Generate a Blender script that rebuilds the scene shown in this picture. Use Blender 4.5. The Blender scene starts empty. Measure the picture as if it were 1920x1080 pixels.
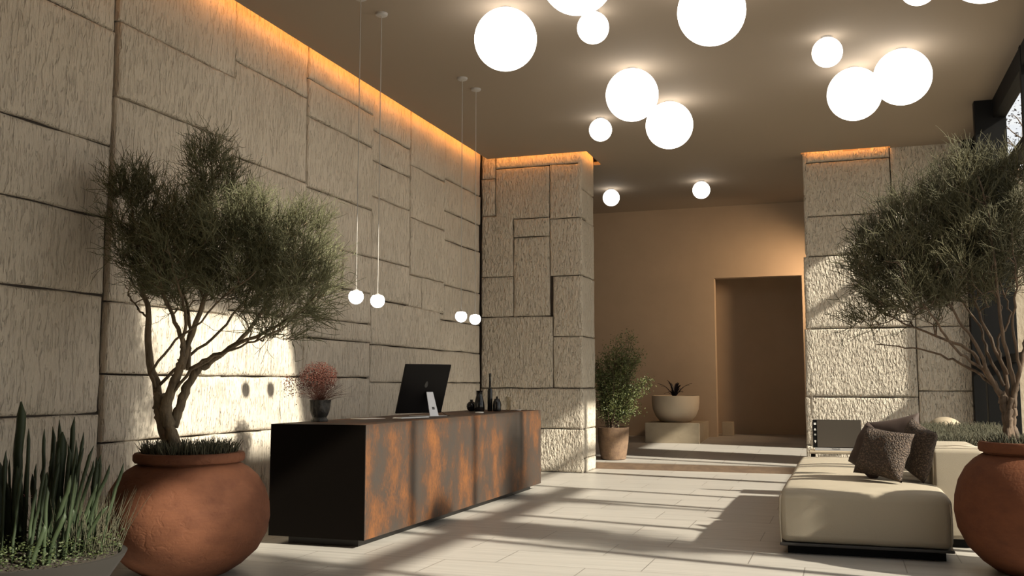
import bpy, bmesh, math, random
import numpy as np
from mathutils import Vector, noise as mnoise
random.seed(7); rng = np.random.default_rng(11)
scn = bpy.context.scene
COL = scn.collection
pi = math.pi

# ------------------------------------------------------------------ camera
cam = bpy.data.cameras.new('camera'); cam.lens = 36*1813/1920; cam.sensor_width = 36
cam.clip_start = .05; cam.clip_end = 300
camo = bpy.data.objects.new('camera', cam); COL.objects.link(camo)
camo.location = (0, 0, 1.45)
camo.rotation_euler = (math.radians(90+5.67), 0, math.radians(18.934))
scn.camera = camo

# ------------------------------------------------------------------ exposure
scn.view_settings.view_transform = 'Standard'
scn.view_settings.look = 'None'
scn.view_settings.gamma = 1
scn.view_settings.use_curve_mapping = False
scn.view_settings.exposure = 0.15

# ------------------------------------------------------------------ sky
W = bpy.data.worlds.new('World'); scn.world = W; W.use_nodes = True
nt = W.node_tree; nt.nodes.clear()
def wn(t, **k):
    n = nt.nodes.new(t)
    for a, b in k.items(): setattr(n, a, b)
    return n
tc = wn('ShaderNodeTexCoord'); mp = wn('ShaderNodeMapping'); mp.inputs['Scale'].default_value = (1, 1, 2.6)
nz = wn('ShaderNodeTexNoise'); nz.inputs['Scale'].default_value = 3.2; nz.inputs['Detail'].default_value = 6
cr = wn('ShaderNodeValToRGB')
cr.color_ramp.elements[0].position = .38; cr.color_ramp.elements[0].color = (.46, .50, .60, 1)
cr.color_ramp.elements[1].position = .62; cr.color_ramp.elements[1].color = (1.0, .93, .80, 1)
bg = wn('ShaderNodeBackground'); bg.inputs['Strength'].default_value = 1.8
wo = wn('ShaderNodeOutputWorld')
for a, b in ((tc.outputs['Generated'], mp.inputs['Vector']), (mp.outputs[0], nz.inputs['Vector']), (nz.outputs['Fac'], cr.inputs['Fac']),
             (cr.outputs['Color'], bg.inputs['Color']), (bg.outputs[0], wo.inputs['Surface'])):
    nt.links.new(a, b)

# ------------------------------------------------------------------ sun
EL, AZ = math.radians(31.8), math.radians(12)
sl = bpy.data.lights.new('sun', 'SUN'); sl.energy = 10; sl.color = (1, .91, .77); sl.angle = math.radians(1.4)
so = bpy.data.objects.new('sun', sl); COL.objects.link(so); so.location = (12, -2, 9)
sd = Vector((-math.cos(EL)*math.cos(AZ), math.cos(EL)*math.sin(AZ), -math.sin(EL)))
so.rotation_euler = sd.to_track_quat('-Z', 'Y').to_euler()

# ------------------------------------------------------------------ materials
def mat(name, color=(.5, .5, .5), rough=.6, metal=0, var=None, bump=None, emit=None, spec=None, coat=0):
    """var = (second colour, scale xyz, ramp lo, ramp hi); bump = list of (scale xyz, detail, strength, distance, kind, rot)"""
    m = bpy.data.materials.new(name); m.use_nodes = True
    t = m.node_tree; b = t.nodes['Principled BSDF']
    b.inputs['Base Color'].default_value = (*color, 1); b.inputs['Roughness'].default_value = rough
    b.inputs['Metallic'].default_value = metal
    if spec is not None: b.inputs['Specular IOR Level'].default_value = spec
    if coat: b.inputs['Coat Weight'].default_value = coat
    g = t.nodes.new('ShaderNodeNewGeometry')
    def mapped(scale, rot=(0, 0, 0)):
        p = t.nodes.new('ShaderNodeMapping'); p.inputs['Scale'].default_value = scale; p.inputs['Rotation'].default_value = rot
        t.links.new(g.outputs['Position'], p.inputs['Vector']); return p.outputs[0]
    if var:
        c2, sc, lo, hi = var[:4]
        n = t.nodes.new('ShaderNodeTexNoise'); n.inputs['Scale'].default_value = 1; n.inputs['Detail'].default_value = 8
        n.inputs['Roughness'].default_value = .65
        t.links.new(mapped(sc), n.inputs['Vector'])
        r = t.nodes.new('ShaderNodeValToRGB')
        r.color_ramp.elements[0].position = lo; r.color_ramp.elements[0].color = (*color, 1)
        r.color_ramp.elements[1].position = hi; r.color_ramp.elements[1].color = (*c2, 1)
        t.links.new(n.outputs['Fac'], r.inputs['Fac']); t.links.new(r.outputs['Color'], b.inputs['Base Color'])
    last = None
    for bp in (bump or []):
        sc, det, stg, dist, kind = bp[:5]; rot = bp[5] if len(bp) > 5 else (0, 0, 0)
        v = mapped(sc, rot)
        if kind == 'noise':
            n = t.nodes.new('ShaderNodeTexNoise'); n.inputs['Scale'].default_value = 1; n.inputs['Detail'].default_value = det
            n.inputs['Roughness'].default_value = .5
            o = n.outputs['Fac']
        elif kind == 'pits':
            n = t.nodes.new('ShaderNodeTexNoise'); n.inputs['Scale'].default_value = 1; n.inputs['Detail'].default_value = det
            r = t.nodes.new('ShaderNodeMapRange'); r.inputs['From Min'].default_value = .33; r.inputs['From Max'].default_value = .47
            n.inputs['Distortion'].default_value = .8
            t.links.new(n.outputs['Fac'], r.inputs['Value']); o = r.outputs[0]
        elif kind == 'voronoi':
            n = t.nodes.new('ShaderNodeTexVoronoi'); n.inputs['Scale'].default_value = 1; o = n.outputs['Distance']
        else:
            n = t.nodes.new('ShaderNodeTexWave'); n.inputs['Scale'].default_value = 1; n.inputs['Distortion'].default_value = 2
            n.bands_direction = kind; n.inputs['Detail'].default_value = det; o = n.outputs['Fac']
        t.links.new(v, n.inputs['Vector'])
        k = t.nodes.new('ShaderNodeBump'); k.inputs['Strength'].default_value = stg; k.inputs['Distance'].default_value = dist
        t.links.new(o, k.inputs['Height'])
        if last: t.links.new(last, k.inputs['Normal'])
        last = k.outputs[0]
    if last: t.links.new(last, b.inputs['Normal'])
    if emit:
        b.inputs['Emission Color'].default_value = (*emit[0], 1); b.inputs['Emission Strength'].default_value = emit[1]
    return m

M = {}
M['stone_wall'] = mat('stone_wall', (.575, .51, .42), .92, var=((.645, .575, .48), (2.2, 2.2, 1.2), .35, .7), spec=.25,
    bump=[((60, 60, 15), 3, .8, .018, 'noise'), ((38, 38, 7), 2, .8, .018, 'pits')])
M['stone_pier'] = mat('stone_pier', (.58, .52, .43), .92, var=((.60, .54, .45), (2.2, 2.2, 1.4), .35, .7), spec=.25,
    bump=[((30, 30, 11), 2, 1.0, .045, 'noise', (0, math.radians(-28), 0)), ((34, 34, 12), 1, .8, .02, 'pits', (0, math.radians(-28), 0))])
M['mortar'] = mat('mortar', (.045, .035, .028), .95)
M['ceiling'] = mat('ceiling', (.30, .243, .185), .85)
M['plaster'] = mat('plaster', (.48, .365, .255), .9, var=((.44, .335, .235), (1.2, 1.2, 1.2), .3, .7))
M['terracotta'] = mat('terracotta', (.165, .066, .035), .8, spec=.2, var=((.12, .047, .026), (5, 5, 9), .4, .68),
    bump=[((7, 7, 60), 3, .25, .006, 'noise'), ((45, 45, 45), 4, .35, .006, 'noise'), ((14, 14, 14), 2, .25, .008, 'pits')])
M['terracotta_shaded'] = mat('terracotta_shaded', (.135, .048, .022), .8, spec=.2, var=((.095, .034, .017), (5, 5, 9), .4, .68),
    bump=[((7, 7, 60), 3, .25, .006, 'noise'), ((45, 45, 45), 4, .45, .008, 'noise')])  # same clay, darkened for the shade the right jar stands in
M['soil'] = mat('soil', (.035, .026, .018), 1, bump=[((60, 60, 60), 3, .8, .01, 'noise')])
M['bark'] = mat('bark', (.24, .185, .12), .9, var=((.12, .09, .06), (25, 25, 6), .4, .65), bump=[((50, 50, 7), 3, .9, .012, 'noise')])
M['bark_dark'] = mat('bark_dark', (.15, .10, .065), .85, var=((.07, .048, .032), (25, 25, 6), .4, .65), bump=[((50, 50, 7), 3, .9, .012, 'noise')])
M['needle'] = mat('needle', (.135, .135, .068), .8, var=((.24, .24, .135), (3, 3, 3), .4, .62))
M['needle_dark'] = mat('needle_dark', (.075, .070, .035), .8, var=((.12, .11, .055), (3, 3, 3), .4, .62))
M['grass_dark'] = mat('grass_dark', (.055, .055, .03), .8, var=((.10, .09, .055), (20, 20, 5), .4, .6))
M['cactus'] = mat('cactus', (.020, .033, .013), .6, var=((.034, .052, .02), (8, 8, 3), .4, .6))
M['groundcover'] = mat('groundcover', (.028, .042, .012), .6, var=((.05, .065, .018), (12, 12, 12), .4, .6))
M['blossom'] = mat('blossom', (.55, .22, .20), .6)
M['leaf'] = mat('leaf', (.075, .095, .030), .5, var=((.15, .165, .055), (7, 7, 7), .4, .65))
M['dark_leaf'] = mat('dark_leaf', (.022, .016, .020), .5)
M['dried'] = mat('dried', (.15, .045, .028), .8, var=((.085, .030, .02), (10, 10, 10), .4, .6))
M['rough_black'] = mat('rough_black', (.028, .026, .023), .6, var=((.085, .075, .062), (16, 16, 10), .5, .7), bump=[((30, 30, 20), 4, .9, .02, 'noise')])
M['end_shade_black'] = mat('end_shade_black', (.006, .0045, .0035), .9, spec=.05)  # near-black paints in the shade on the unlit desk end
M['charcoal'] = mat('charcoal', (.035, .032, .030), .5)
M['bowl_dark'] = mat('bowl_dark', (.022, .019, .016), .8)
M['frame_black'] = mat('frame_black', (.008, .008, .008), .6, spec=.12)
M['brown_pot'] = mat('brown_pot', (.20, .125, .075), .85, var=((.13, .08, .05), (14, 14, 14), .4, .65), bump=[((60, 60, 60), 3, .5, .006, 'noise')])
M['cream'] = mat('cream', (.60, .50, .37), .7, var=((.54, .45, .33), (2, 2, 2), .3, .7))
M['plinth'] = mat('plinth', (.40, .33, .235), .8, var=((.33, .27, .19), (4, 4, 6), .35, .7))
M['fabric'] = mat('fabric', (.37, .32, .245), .9, bump=[((260, 260, 260), 1, .35, .003, 'noise'), ((120, 60, 120), 1, .25, .004, 'X', (0, 0, .6))])
M['piping'] = mat('piping', (.48, .42, .33), .85)
M['cushion_weave'] = mat('cushion_weave', (.045, .030, .022), .8, var=((.145, .10, .07), (70, 70, 70), .5, .6), bump=[((75, 75, 75), 0, 1, .012, 'voronoi')])
M['cushion_dark'] = mat('cushion_dark', (.040, .024, .018), .75, var=((.055, .034, .026), (6, 6, 6), .4, .6))
M['silver'] = mat('silver', (.62, .62, .64), .35, metal=.7)
M['screen'] = mat('screen', (.007, .006, .006), .5, spec=.15)
M['screen_glow'] = mat('screen_glow', (.05, .042, .034), .3, emit=((.30, .24, .17), .08))
M['white'] = mat('white', (.80, .79, .76), .5)
M['cord'] = mat('cord', (.42, .40, .37), .5)
M['canopy'] = mat('canopy', (.42, .40, .38), .5)
M['globe'] = mat('globe', (.9, .9, .88), .4, emit=((1, .95, .87), 3.0))
M['pendant_globe'] = mat('pendant_globe', (.9, .9, .88), .4, emit=((1, .95, .87), 5.0))
M['led'] = mat('led', (.9, .7, .4), .5, emit=((1, .37, .07), 26))
M['black_glaze'] = mat('black_glaze', (.008, .008, .009), .15)
M['garden_ground'] = mat('garden_ground', (.32, .27, .20), .95)
M['exterior_stone'] = mat('exterior_stone', (.46, .41, .33), .9, bump=[((10, 10, 6), 3, .6, .03, 'noise')])

def glass_mat(name, tint, gloss):
    m = bpy.data.materials.new(name); m.use_nodes = True; t = m.node_tree; t.nodes.clear()
    tr = t.nodes.new('ShaderNodeBsdfTransparent'); tr.inputs[0].default_value = (*tint, 1)
    gl = t.nodes.new('ShaderNodeBsdfGlossy'); gl.inputs['Roughness'].default_value = .03
    fr = t.nodes.new('ShaderNodeLayerWeight'); fr.inputs['Blend'].default_value = gloss
    mx = t.nodes.new('ShaderNodeMixShader'); o = t.nodes.new('ShaderNodeOutputMaterial')
    pw = t.nodes.new('ShaderNodeMath'); pw.operation = 'MULTIPLY'; pw.inputs[1].default_value = .35; t.links.new(fr.outputs['Facing'], pw.inputs[0]); t.links.new(pw.outputs[0], mx.inputs[0]); t.links.new(tr.outputs[0], mx.inputs[1]); t.links.new(gl.outputs[0], mx.inputs[2])
    t.links.new(mx.outputs[0], o.inputs[0]); return m
M['glass'] = glass_mat('glass', (.95, .96, .95), .12)
M['clear_glass'] = glass_mat('clear_glass', (.88, .86, .82), .35)

def floor_mat():
    m = mat('floor_tile', (.5, .46, .41), .42); t = m.node_tree; b = t.nodes['Principled BSDF']
    g = t.nodes.new('ShaderNodeNewGeometry'); mp = t.nodes.new('ShaderNodeMapping'); mp.inputs['Location'].default_value = (.35, .2, 0)
    t.links.new(g.outputs['Position'], mp.inputs['Vector'])
    br = t.nodes.new('ShaderNodeTexBrick'); br.inputs['Scale'].default_value = 1; br.inputs['Mortar Size'].default_value = .005
    br.inputs['Mortar Smooth'].default_value = .3; br.inputs['Brick Width'].default_value = 1.2; br.inputs['Row Height'].default_value = .60
    br.inputs['Color1'].default_value = (.43, .405, .37, 1); br.inputs['Color2'].default_value = (.395, .372, .34, 1)
    br.inputs['Mortar'].default_value = (.20, .18, .16, 1); br.offset = .37
    t.links.new(mp.outputs[0], br.inputs['Vector'])
    m2 = t.nodes.new('ShaderNodeMapping'); m2.inputs['Scale'].default_value = (.8, 22, 1); t.links.new(g.outputs['Position'], m2.inputs['Vector'])
    n = t.nodes.new('ShaderNodeTexNoise'); n.inputs['Scale'].default_value = 1; n.inputs['Detail'].default_value = 5; t.links.new(m2.outputs[0], n.inputs['Vector'])
    mr = t.nodes.new('ShaderNodeMapRange'); mr.inputs['From Min'].default_value = .3; mr.inputs['From Max'].default_value = .7
    mr.inputs['To Min'].default_value = .86; mr.inputs['To Max'].default_value = 1.08; t.links.new(n.outputs['Fac'], mr.inputs['Value'])
    mx = t.nodes.new('ShaderNodeMix'); mx.data_type = 'RGBA'; mx.blend_type = 'MULTIPLY'; mx.inputs['Factor'].default_value = 1
    t.links.new(br.outputs['Color'], mx.inputs['A']); t.links.new(mr.outputs[0], mx.inputs['B'])
    t.links.new(mx.outputs['Result'], b.inputs['Base Color'])
    bu = t.nodes.new('ShaderNodeBump'); bu.inputs['Strength'].default_value = .25; bu.inputs['Distance'].default_value = .004; bu.invert = True
    t.links.new(br.outputs['Fac'], bu.inputs['Height']); t.links.new(bu.outputs[0], b.inputs['Normal'])
    return m
M['floor'] = floor_mat()

def rust_mat():
    m = mat('corten', (.1, .05, .03), .62, metal=.15); t = m.node_tree; b = t.nodes['Principled BSDF']
    g = t.nodes.new('ShaderNodeNewGeometry')
    def nz(sc, det, rough=.6):
        mp = t.nodes.new('ShaderNodeMapping'); mp.inputs['Scale'].default_value = sc; t.links.new(g.outputs['Position'], mp.inputs['Vector'])
        n = t.nodes.new('ShaderNodeTexNoise'); n.inputs['Scale'].default_value = 1; n.inputs['Detail'].default_value = det; n.inputs['Roughness'].default_value = rough
        t.links.new(mp.outputs[0], n.inputs['Vector']); return n.outputs['Fac']
    a = nz((2.2, 2.2, 1.5), 6); f = nz((60, 60, 22), 4, .7)
    ad = t.nodes.new('ShaderNodeMath'); ad.operation = 'MULTIPLY_ADD'; ad.inputs[1].default_value = .42
    t.links.new(f, ad.inputs[0]); t.links.new(a, ad.inputs[2])
    r = t.nodes.new('ShaderNodeValToRGB'); e = r.color_ramp.elements
    e[0].position = .58; e[0].color = (.043, .034, .028, 1); e[1].position = .92; e[1].color = (.19, .072, .02, 1)
    x = e.new(.70); x.color = (.055, .034, .023, 1); x = e.new(.78); x.color = (.105, .045, .019, 1)
    t.links.new(ad.outputs[0], r.inputs['Fac']); t.links.new(r.outputs['Color'], b.inputs['Base Color'])
    bu = t.nodes.new('ShaderNodeBump'); bu.inputs['Strength'].default_value = .3; bu.inputs['Distance'].default_value = .003
    t.links.new(f, bu.inputs['Height']); t.links.new(bu.outputs[0], b.inputs['Normal'])
    return m
M['corten'] = rust_mat()

# ------------------------------------------------------------------ mesh helpers
def link_mesh(name, me, m, parent=None, smooth=False):
    o = bpy.data.objects.new(name, me); COL.objects.link(o)
    if m: me.materials.append(M[m] if isinstance(m, str) else m)
    if smooth:
        me.polygons.foreach_set('use_smooth', [True]*len(me.polygons))
    if parent: o.parent = parent
    return o

class MB:
    def __init__(s): s.v = []; s.f = []
    def add(s, vs, fs):
        o = len(s.v); s.v.extend([tuple(map(float, p)) for p in vs]); s.f.extend([tuple(i+o for i in f) for f in fs]); return s
    def box(s, x0, x1, y0, y1, z0, z1):
        return s.add([(x, y, z) for x in (x0, x1) for y in (y0, y1) for z in (z0, z1)],
                     [(0, 1, 3, 2), (4, 6, 7, 5), (0, 4, 5, 1), (2, 3, 7, 6), (0, 2, 6, 4), (1, 5, 7, 3)])
    def quad(s, a, b, c, d): return s.add([a, b, c, d], [(0, 1, 2, 3)])
    def lathe(s, prof, cx=0, cy=0, cz=0, n=48, cap0=True, cap1=True, wob=0, seed=0):
        vs = []; fs = []
        for k, (r, z) in enumerate(prof):
            for i in range(n):
                a = 2*pi*i/n
                rr = r*(1+wob*mnoise.noise(Vector((math.cos(a)*1.7+seed, math.sin(a)*1.7, z*9))))
                vs.append((cx+rr*math.cos(a), cy+rr*math.sin(a), cz+z))
        for k in range(len(prof)-1):
            for i in range(n):
                j = (i+1) % n
                fs.append((k*n+i, k*n+j, (k+1)*n+j, (k+1)*n+i))
        if cap0: fs.append(tuple(range(n-1, -1, -1)))
        if cap1: fs.append(tuple((len(prof)-1)*n+i for i in range(n)))
        return s.add(vs, fs)
    def sphere(s, r, cx=0, cy=0, cz=0, n=40, sq=1, zmax=1.0):
        m = n//2; prof = []
        for k in range(m+1):
            z = -math.cos(pi*k/m)
            if z > zmax: break
            prof.append((max(r*math.sin(pi*k/m), 1e-4), r*z*sq))
        return s.lathe(prof, cx, cy, cz, n)
    def build(s, name, m, parent=None, smooth=False, bevel=0, seg=2, angle=True):
        me = bpy.data.meshes.new(name); me.from_pydata(s.v, [], s.f)
        bm = bmesh.new(); bm.from_mesh(me); bmesh.ops.recalc_face_normals(bm, faces=bm.faces)
        if bevel:
            ed = [e for e in bm.edges if len(e.link_faces) == 2 and e.calc_face_angle(0) > .7]
            bmesh.ops.bevel(bm, geom=ed, offset=bevel, segments=seg, profile=.5, affect='EDGES', clamp_overlap=True)
        bm.to_mesh(me); bm.free(); me.update()
        o = link_mesh(name, me, m, parent, smooth)
        if smooth and angle:
            me.set_sharp_from_angle(angle=math.radians(40))
        return o

def np_mesh(name, V, F, m, parent=None, smooth=False):
    """V (n,3), F (k,4) or (k,3) int"""
    me = bpy.data.meshes.new(name)
    k, s = F.shape
    me.vertices.add(len(V)); me.vertices.foreach_set('co', np.ascontiguousarray(V, np.float32).ravel())
    me.loops.add(k*s); me.loops.foreach_set('vertex_index', np.ascontiguousarray(F, np.int32).ravel())
    me.polygons.add(k); me.polygons.foreach_set('loop_start', np.arange(0, k*s, s, dtype=np.int32))
    try: me.polygons.foreach_set('loop_total', np.full(k, s, np.int32))
    except Exception: pass
    me.update(calc_edges=True); me.validate()
    return link_mesh(name, me, m, parent, smooth)

def strands(P, R, sides=3):
    """P (S,N,3) polylines, R (S,N) radii -> V,F of open tubes"""
    S, N, _ = P.shape
    t = P[:, -1]-P[:, 0]; t /= np.linalg.norm(t, axis=1, keepdims=True)+1e-9
    ref = np.where(np.abs(t[:, 2:3]) > .9, np.array([[1., 0, 0]]), np.array([[0, 0, 1.]]))
    u = np.cross(t, ref); u /= np.linalg.norm(u, axis=1, keepdims=True)+1e-9
    v = np.cross(t, u)
    a = np.arange(sides)*2*pi/sides
    off = (np.cos(a)[None, None, :, None]*u[:, None, None, :]+np.sin(a)[None, None, :, None]*v[:, None, None, :])*R[:, :, None, None]
    V = (P[:, :, None, :]+off).reshape(-1, 3)
    base = np.arange(S)[:, None, None]*(N*sides)+np.arange(N-1)[None, :, None]*sides
    i = np.arange(sides)[None, None, :]; j = (i+1) % sides
    F = np.stack([base+i, base+j, base+sides+j, base+sides+i], -1).reshape(-1, 4)
    return V, F

def spline(pts, n):
    """Catmull-Rom through pts -> n points"""
    p = np.array(pts, float); p = np.vstack([2*p[0]-p[1], p, 2*p[-1]-p[-2]]); k = len(p)-3
    out = []
    for s in np.linspace(0, k-1e-6, n):
        i = int(s); t = s-i; a, b, c, d = p[i:i+4]
        out.append(.5*((2*b)+(-a+c)*t+(2*a-5*b+4*c-d)*t*t+(-a+3*b-3*c+d)*t**3))
    return np.array(out)

class Tubes:
    """bent tubes with a frame that follows the path"""
    def __init__(s): s.V = []; s.F = []; s.n = 0
    def add(s, pts, rad, sides=8, cap=True, ribs=0):
        pts = np.array(pts, float); N = len(pts)
        rad = np.broadcast_to(np.array(rad, float), (N,)) if np.ndim(rad) else np.full(N, rad)
        T = np.gradient(pts, axis=0); T /= np.linalg.norm(T, axis=1, keepdims=True)+1e-9
        u = np.cross(T[0], [0, 0, 1.]) if abs(T[0][2]) < .9 else np.cross(T[0], [1., 0, 0]); u /= np.linalg.norm(u)
        a = np.arange(sides)*2*pi/sides; vs = []
        for i in range(N):
            u = u-T[i]*(u@T[i]); u /= np.linalg.norm(u)+1e-9; v = np.cross(T[i], u)
            rr = rad[i]*(1+ribs*np.where(np.arange(sides) % 2, -1, 1))
            vs.append(pts[i]+(np.cos(a)*rr)[:, None]*u+(np.sin(a)*rr)[:, None]*v)
        o = s.n; s.V.append(np.vstack(vs))
        for i in range(N-1):
            for k in range(sides):
                j = (k+1) % sides; s.F.append((o+i*sides+k, o+i*sides+j, o+(i+1)*sides+j, o+(i+1)*sides+k))
        if cap:
            s.F.append(tuple(o+k for k in range(sides-1, -1, -1))); s.F.append(tuple(o+(N-1)*sides+k for k in range(sides)))
        s.n += N*sides; return s
    def build(s, name, m, parent=None, smooth=True):
        me = bpy.data.meshes.new(name); me.from_pydata(np.vstack(s.V).tolist(), [], s.F); me.update()
        return link_mesh(name, me, m, parent, smooth)

def rounded_box(sx, sy, sz, r, crown=0, n=14, bulge=0, wob=0, seed=0):
    """soft upholstered box, centre at origin in xy, bottom at z=0"""
    hx, hy, hz = sx/2, sy/2, sz/2; mb = MB()
    def g(h):  # non uniform samples dense near the edges
        c = np.linspace(-(h-r), h-r, n); e = np.array([.02, .12, .3, .6, 1.0])*r
        return np.concatenate([-(h-r)-e[::-1], c, (h-r)+e])
    def P(x, y, z):
        q = np.array([x, y, z]); i = np.clip(q, [-(hx-r), -(hy-r), -(hz-r)], [hx-r, hy-r, hz-r]); d = q-i; L = np.linalg.norm(d)
        if L > 1e-9:
            d = d/np.max(np.abs(d))*np.max(np.abs(d)); d = d/L*r
        p = i+d
        cx, cy, cz = 1-(p[0]/hx)**2, 1-(p[1]/hy)**2, 1-(p[2]/hz)**2
        if p[2] > 0: p[2] += crown*max(cx, 0)**.6*max(cy, 0)**.6*(p[2]/hz)
        b = 1+bulge*max(cz, 0)
        p[0] *= b; p[1] *= b
        if wob: p = p+wob*np.array(mnoise.noise_vector(Vector((p[0]*3+seed, p[1]*3, p[2]*3))))
        return (p[0], p[1], p[2]+hz)
    A = [g(hx), g(hy), g(hz)]; H = [hx, hy, hz]
    for ax in range(3):
        b, c = [(1, 2), (2, 0), (0, 1)][ax]
        for sgn in (-1, 1):
            vs = []; U, V = A[b], A[c]
            for u in U:
                for v in V:
                    q = [0, 0, 0]; q[ax] = sgn*H[ax]; q[b] = u; q[c] = v; vs.append(P(*q))
            m = len(V)
            fs = [(i*m+j, (i+1)*m+j, (i+1)*m+j+1, i*m+j+1) for i in range(len(U)-1) for j in range(m-1)]
            if sgn < 0: fs = [f[::-1] for f in fs]
            mb.add(vs, fs)
    return mb
def weld(o, d=1e-4):
    bm = bmesh.new(); bm.from_mesh(o.data); bmesh.ops.remove_doubles(bm, verts=bm.verts, dist=d)
    bmesh.ops.recalc_face_normals(bm, faces=bm.faces); bm.to_mesh(o.data); bm.free()
    o.data.polygons.foreach_set('use_smooth', [True]*len(o.data.polygons)); o.data.update(); return o

# ------------------------------------------------------------------ object bookkeeping
def tag(o, label, cat, group=None):
    o['label'] = label; o['category'] = cat
    if group: o['group'] = group
    return o
def thing(name, label, cat, loc=(0, 0, 0), rz=0, group=None):
    o = bpy.data.objects.new(name, None); COL.objects.link(o); o.location = loc; o.rotation_euler = (0, 0, rz); o.empty_display_size = .1
    return tag(o, label, cat, group)
def struct(o): o['kind'] = 'structure'; return o
def copy_tree(o, parent=None):
    c = o.copy(); COL.objects.link(c)
    if parent: c.parent = parent
    for ch in list(o.children): copy_tree(ch, c)
    return c

# ================================================================== THE ROOM
XL, XR, ZC = -5.9, 2.04, 5.312
YW = 2.5                                           # the glazing of the right side starts here
Y0, YB = -4.0, 21.2
S1, S2, F1 = .12, .32, 16.45                       # one shallow step, then a gentle ramp to the back of the hall
PX, PY, PY2 = -4.10, 15.54, 16.42                  # left pier corner
QX, QY = -.56, 16.76                               # right pier corner
struct(MB().box(XL-.3, XR+.05, Y0, F1, -.2, 0).build('floor', 'floor'))
rp = MB(); a_, b_ = XL-.3, XR+.05                 # the passage floor rises gently to the back wall
rp.add([(a_, F1, -.2), (b_, F1, -.2), (b_, YB, -.2), (a_, YB, -.2), (a_, F1, S1), (b_, F1, S1), (b_, YB, S2), (a_, YB, S2)], [(0, 3, 2, 1), (4, 5, 6, 7), (0, 1, 5, 4), (2, 3, 7, 6), (1, 2, 6, 5), (0, 4, 7, 3)])
struct(rp.build('floor', 'floor')); struct(MB().box(a_, b_, YB, YB+2.2, -.2, S2).build('floor', 'floor'))
def FZ(y): return S1+(S2-S1)*(y-F1)/(YB-F1)
M['riser'] = mat('riser', (.24, .165, .11), .8, var=((.19, .13, .09), (6, 6, 20), .4, .6))
struct(MB().box(XL, XR, F1-.012, F1+.002, 0, S1-.012).build('trim_2', 'riser'))

# ceiling with an added unseen rooflight and a light slot along the stone walls
c = MB(); G = .12
SK = (-.9, 1.93, 5.35, 8.34)  # rooflight opening added to bring a sun patch onto the left wall
t0, t1 = ZC, ZC+.06
xs0 = XL+.06+G
c.box(xs0, SK[0], Y0, PY-.06-G, t0, t1); c.box(SK[1], XR+.1, Y0, PY-.06-G, t0, t1)
c.box(SK[0], SK[1], Y0, SK[2], t0, t1); c.box(SK[0], SK[1], SK[3], PY-.06-G, t0, t1)
c.box(PX+.02+G, XR+.1, PY-.06-G, PY2, t0, t1)
c.box(XL-.3, -1.0, PY2, YB+.1, t0, t1); c.box(-1.0, XR+.1, PY2, QY-.06-.05, t0, t1); c.box(.82, XR+.1, QY-.06-.05, QY, t0, t1)
c.box(-1.0, QX-.03, QY-.06-.05, YB+.1, t0, t1); c.box(QX-.03, XR+.1, QY, YB+.1, t0, t1)
r0, r1 = ZC+.30, ZC+.40
c.box(XL-.3, SK[0], Y0, YB+2.3, r0, r1); c.box(SK[1], XR+.1, Y0, YB+2.3, r0, r1)
c.box(SK[0], SK[1], Y0, SK[2], r0, r1); c.box(SK[0], SK[1], SK[3], YB+2.3, r0, r1)
for (a, b, d, e) in ((SK[0]-.03, SK[0], SK[2], SK[3]), (SK[1], SK[1]+.03, SK[2], SK[3]), (SK[0], SK[1], SK[2]-.03, SK[2]), (SK[0], SK[1], SK[3], SK[3]+.03)):
    c.box(a, b, d, e, t0, r0)
struct(c.build('ceiling', 'ceiling'))

# warm light strips lying on the ceiling edge, inside the slot
e = MB(); e.box(xs0+.004, xs0+.024, Y0, PY-.2, t1, t1+.03); e.box(XL+.2, PX+.1, PY-.06-G-.024, PY-.06-G-.004, t1, t1+.03)
e.box(PX+.02+G+.004, PX+.02+G+.024, PY-.1, PY2-.03, t1, t1+.03)
e.box(QX, .8, QY-.06-.05-.024, QY-.06-.05-.004, t1, t1+.03)
struct(e.build('cove_led_strip', 'led'))

# --- stone cladding
def slab(mb, org, U, V, N, u0, u1, v0, v1, proud, seed, cell=.07, gap=.006, rag=.006):
    nu = max(3, int((u1-u0)/cell)); nv = max(3, int((v1-v0)/cell))
    us = [u0+gap]+[u0+gap+.012]+list(np.linspace(u0+gap+.035, u1-gap-.035, nu))+[u1-gap-.012]+[u1-gap]
    vs_ = [v0+gap]+[v0+gap+.012]+list(np.linspace(v0+gap+.035, v1-gap-.035, nv))+[v1-gap-.012]+[v1-gap]
    nu, nv = len(us), len(vs_); P = []
    for i, u in enumerate(us):
        for j, v in enumerate(vs_):
            du = min(i, nu-1-i); dv = min(j, nv-1-j); d = min(du, dv)
            h = proud+.010*mnoise.noise(Vector((u*1.3+seed*3.1, v*1.3, seed)))+.006*mnoise.noise(Vector((u*5, v*5, seed)))
            h -= {0: .022, 1: .006}.get(d, 0)
            uu = u+(rag*mnoise.noise(Vector((v*2.5, seed*1.7, i > nu/2)))*2 if du < 2 else 0)
            vv = v+(rag*mnoise.noise(Vector((u*2.5, seed*2.3, 9+(j > nv/2))))*2 if dv < 2 else 0)
            P.append(org+U*uu+V*vv+N*h)
    F = [(i*nv+j, (i+1)*nv+j, (i+1)*nv+j+1, i*nv+j+1) for i in range(nu-1) for j in range(nv-1)]
    # skirt back to the wall
    rim = [i*nv for i in range(nu)]+[(nu-1)*nv+j for j in range(1, nv)]+[i*nv+nv-1 for i in range(nu-2, -1, -1)]+[j for j in range(nv-2, 0, -1)]
    o = len(P)
    for k in rim:
        q = P[k]; P.append(q-N*((q-org).dot(N)))
    m = len(rim)
    F += [(rim[k], rim[(k+1) % m], o+(k+1) % m, o+k) for k in range(m)]
    mb.add([tuple(p) for p in P], F)
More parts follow.
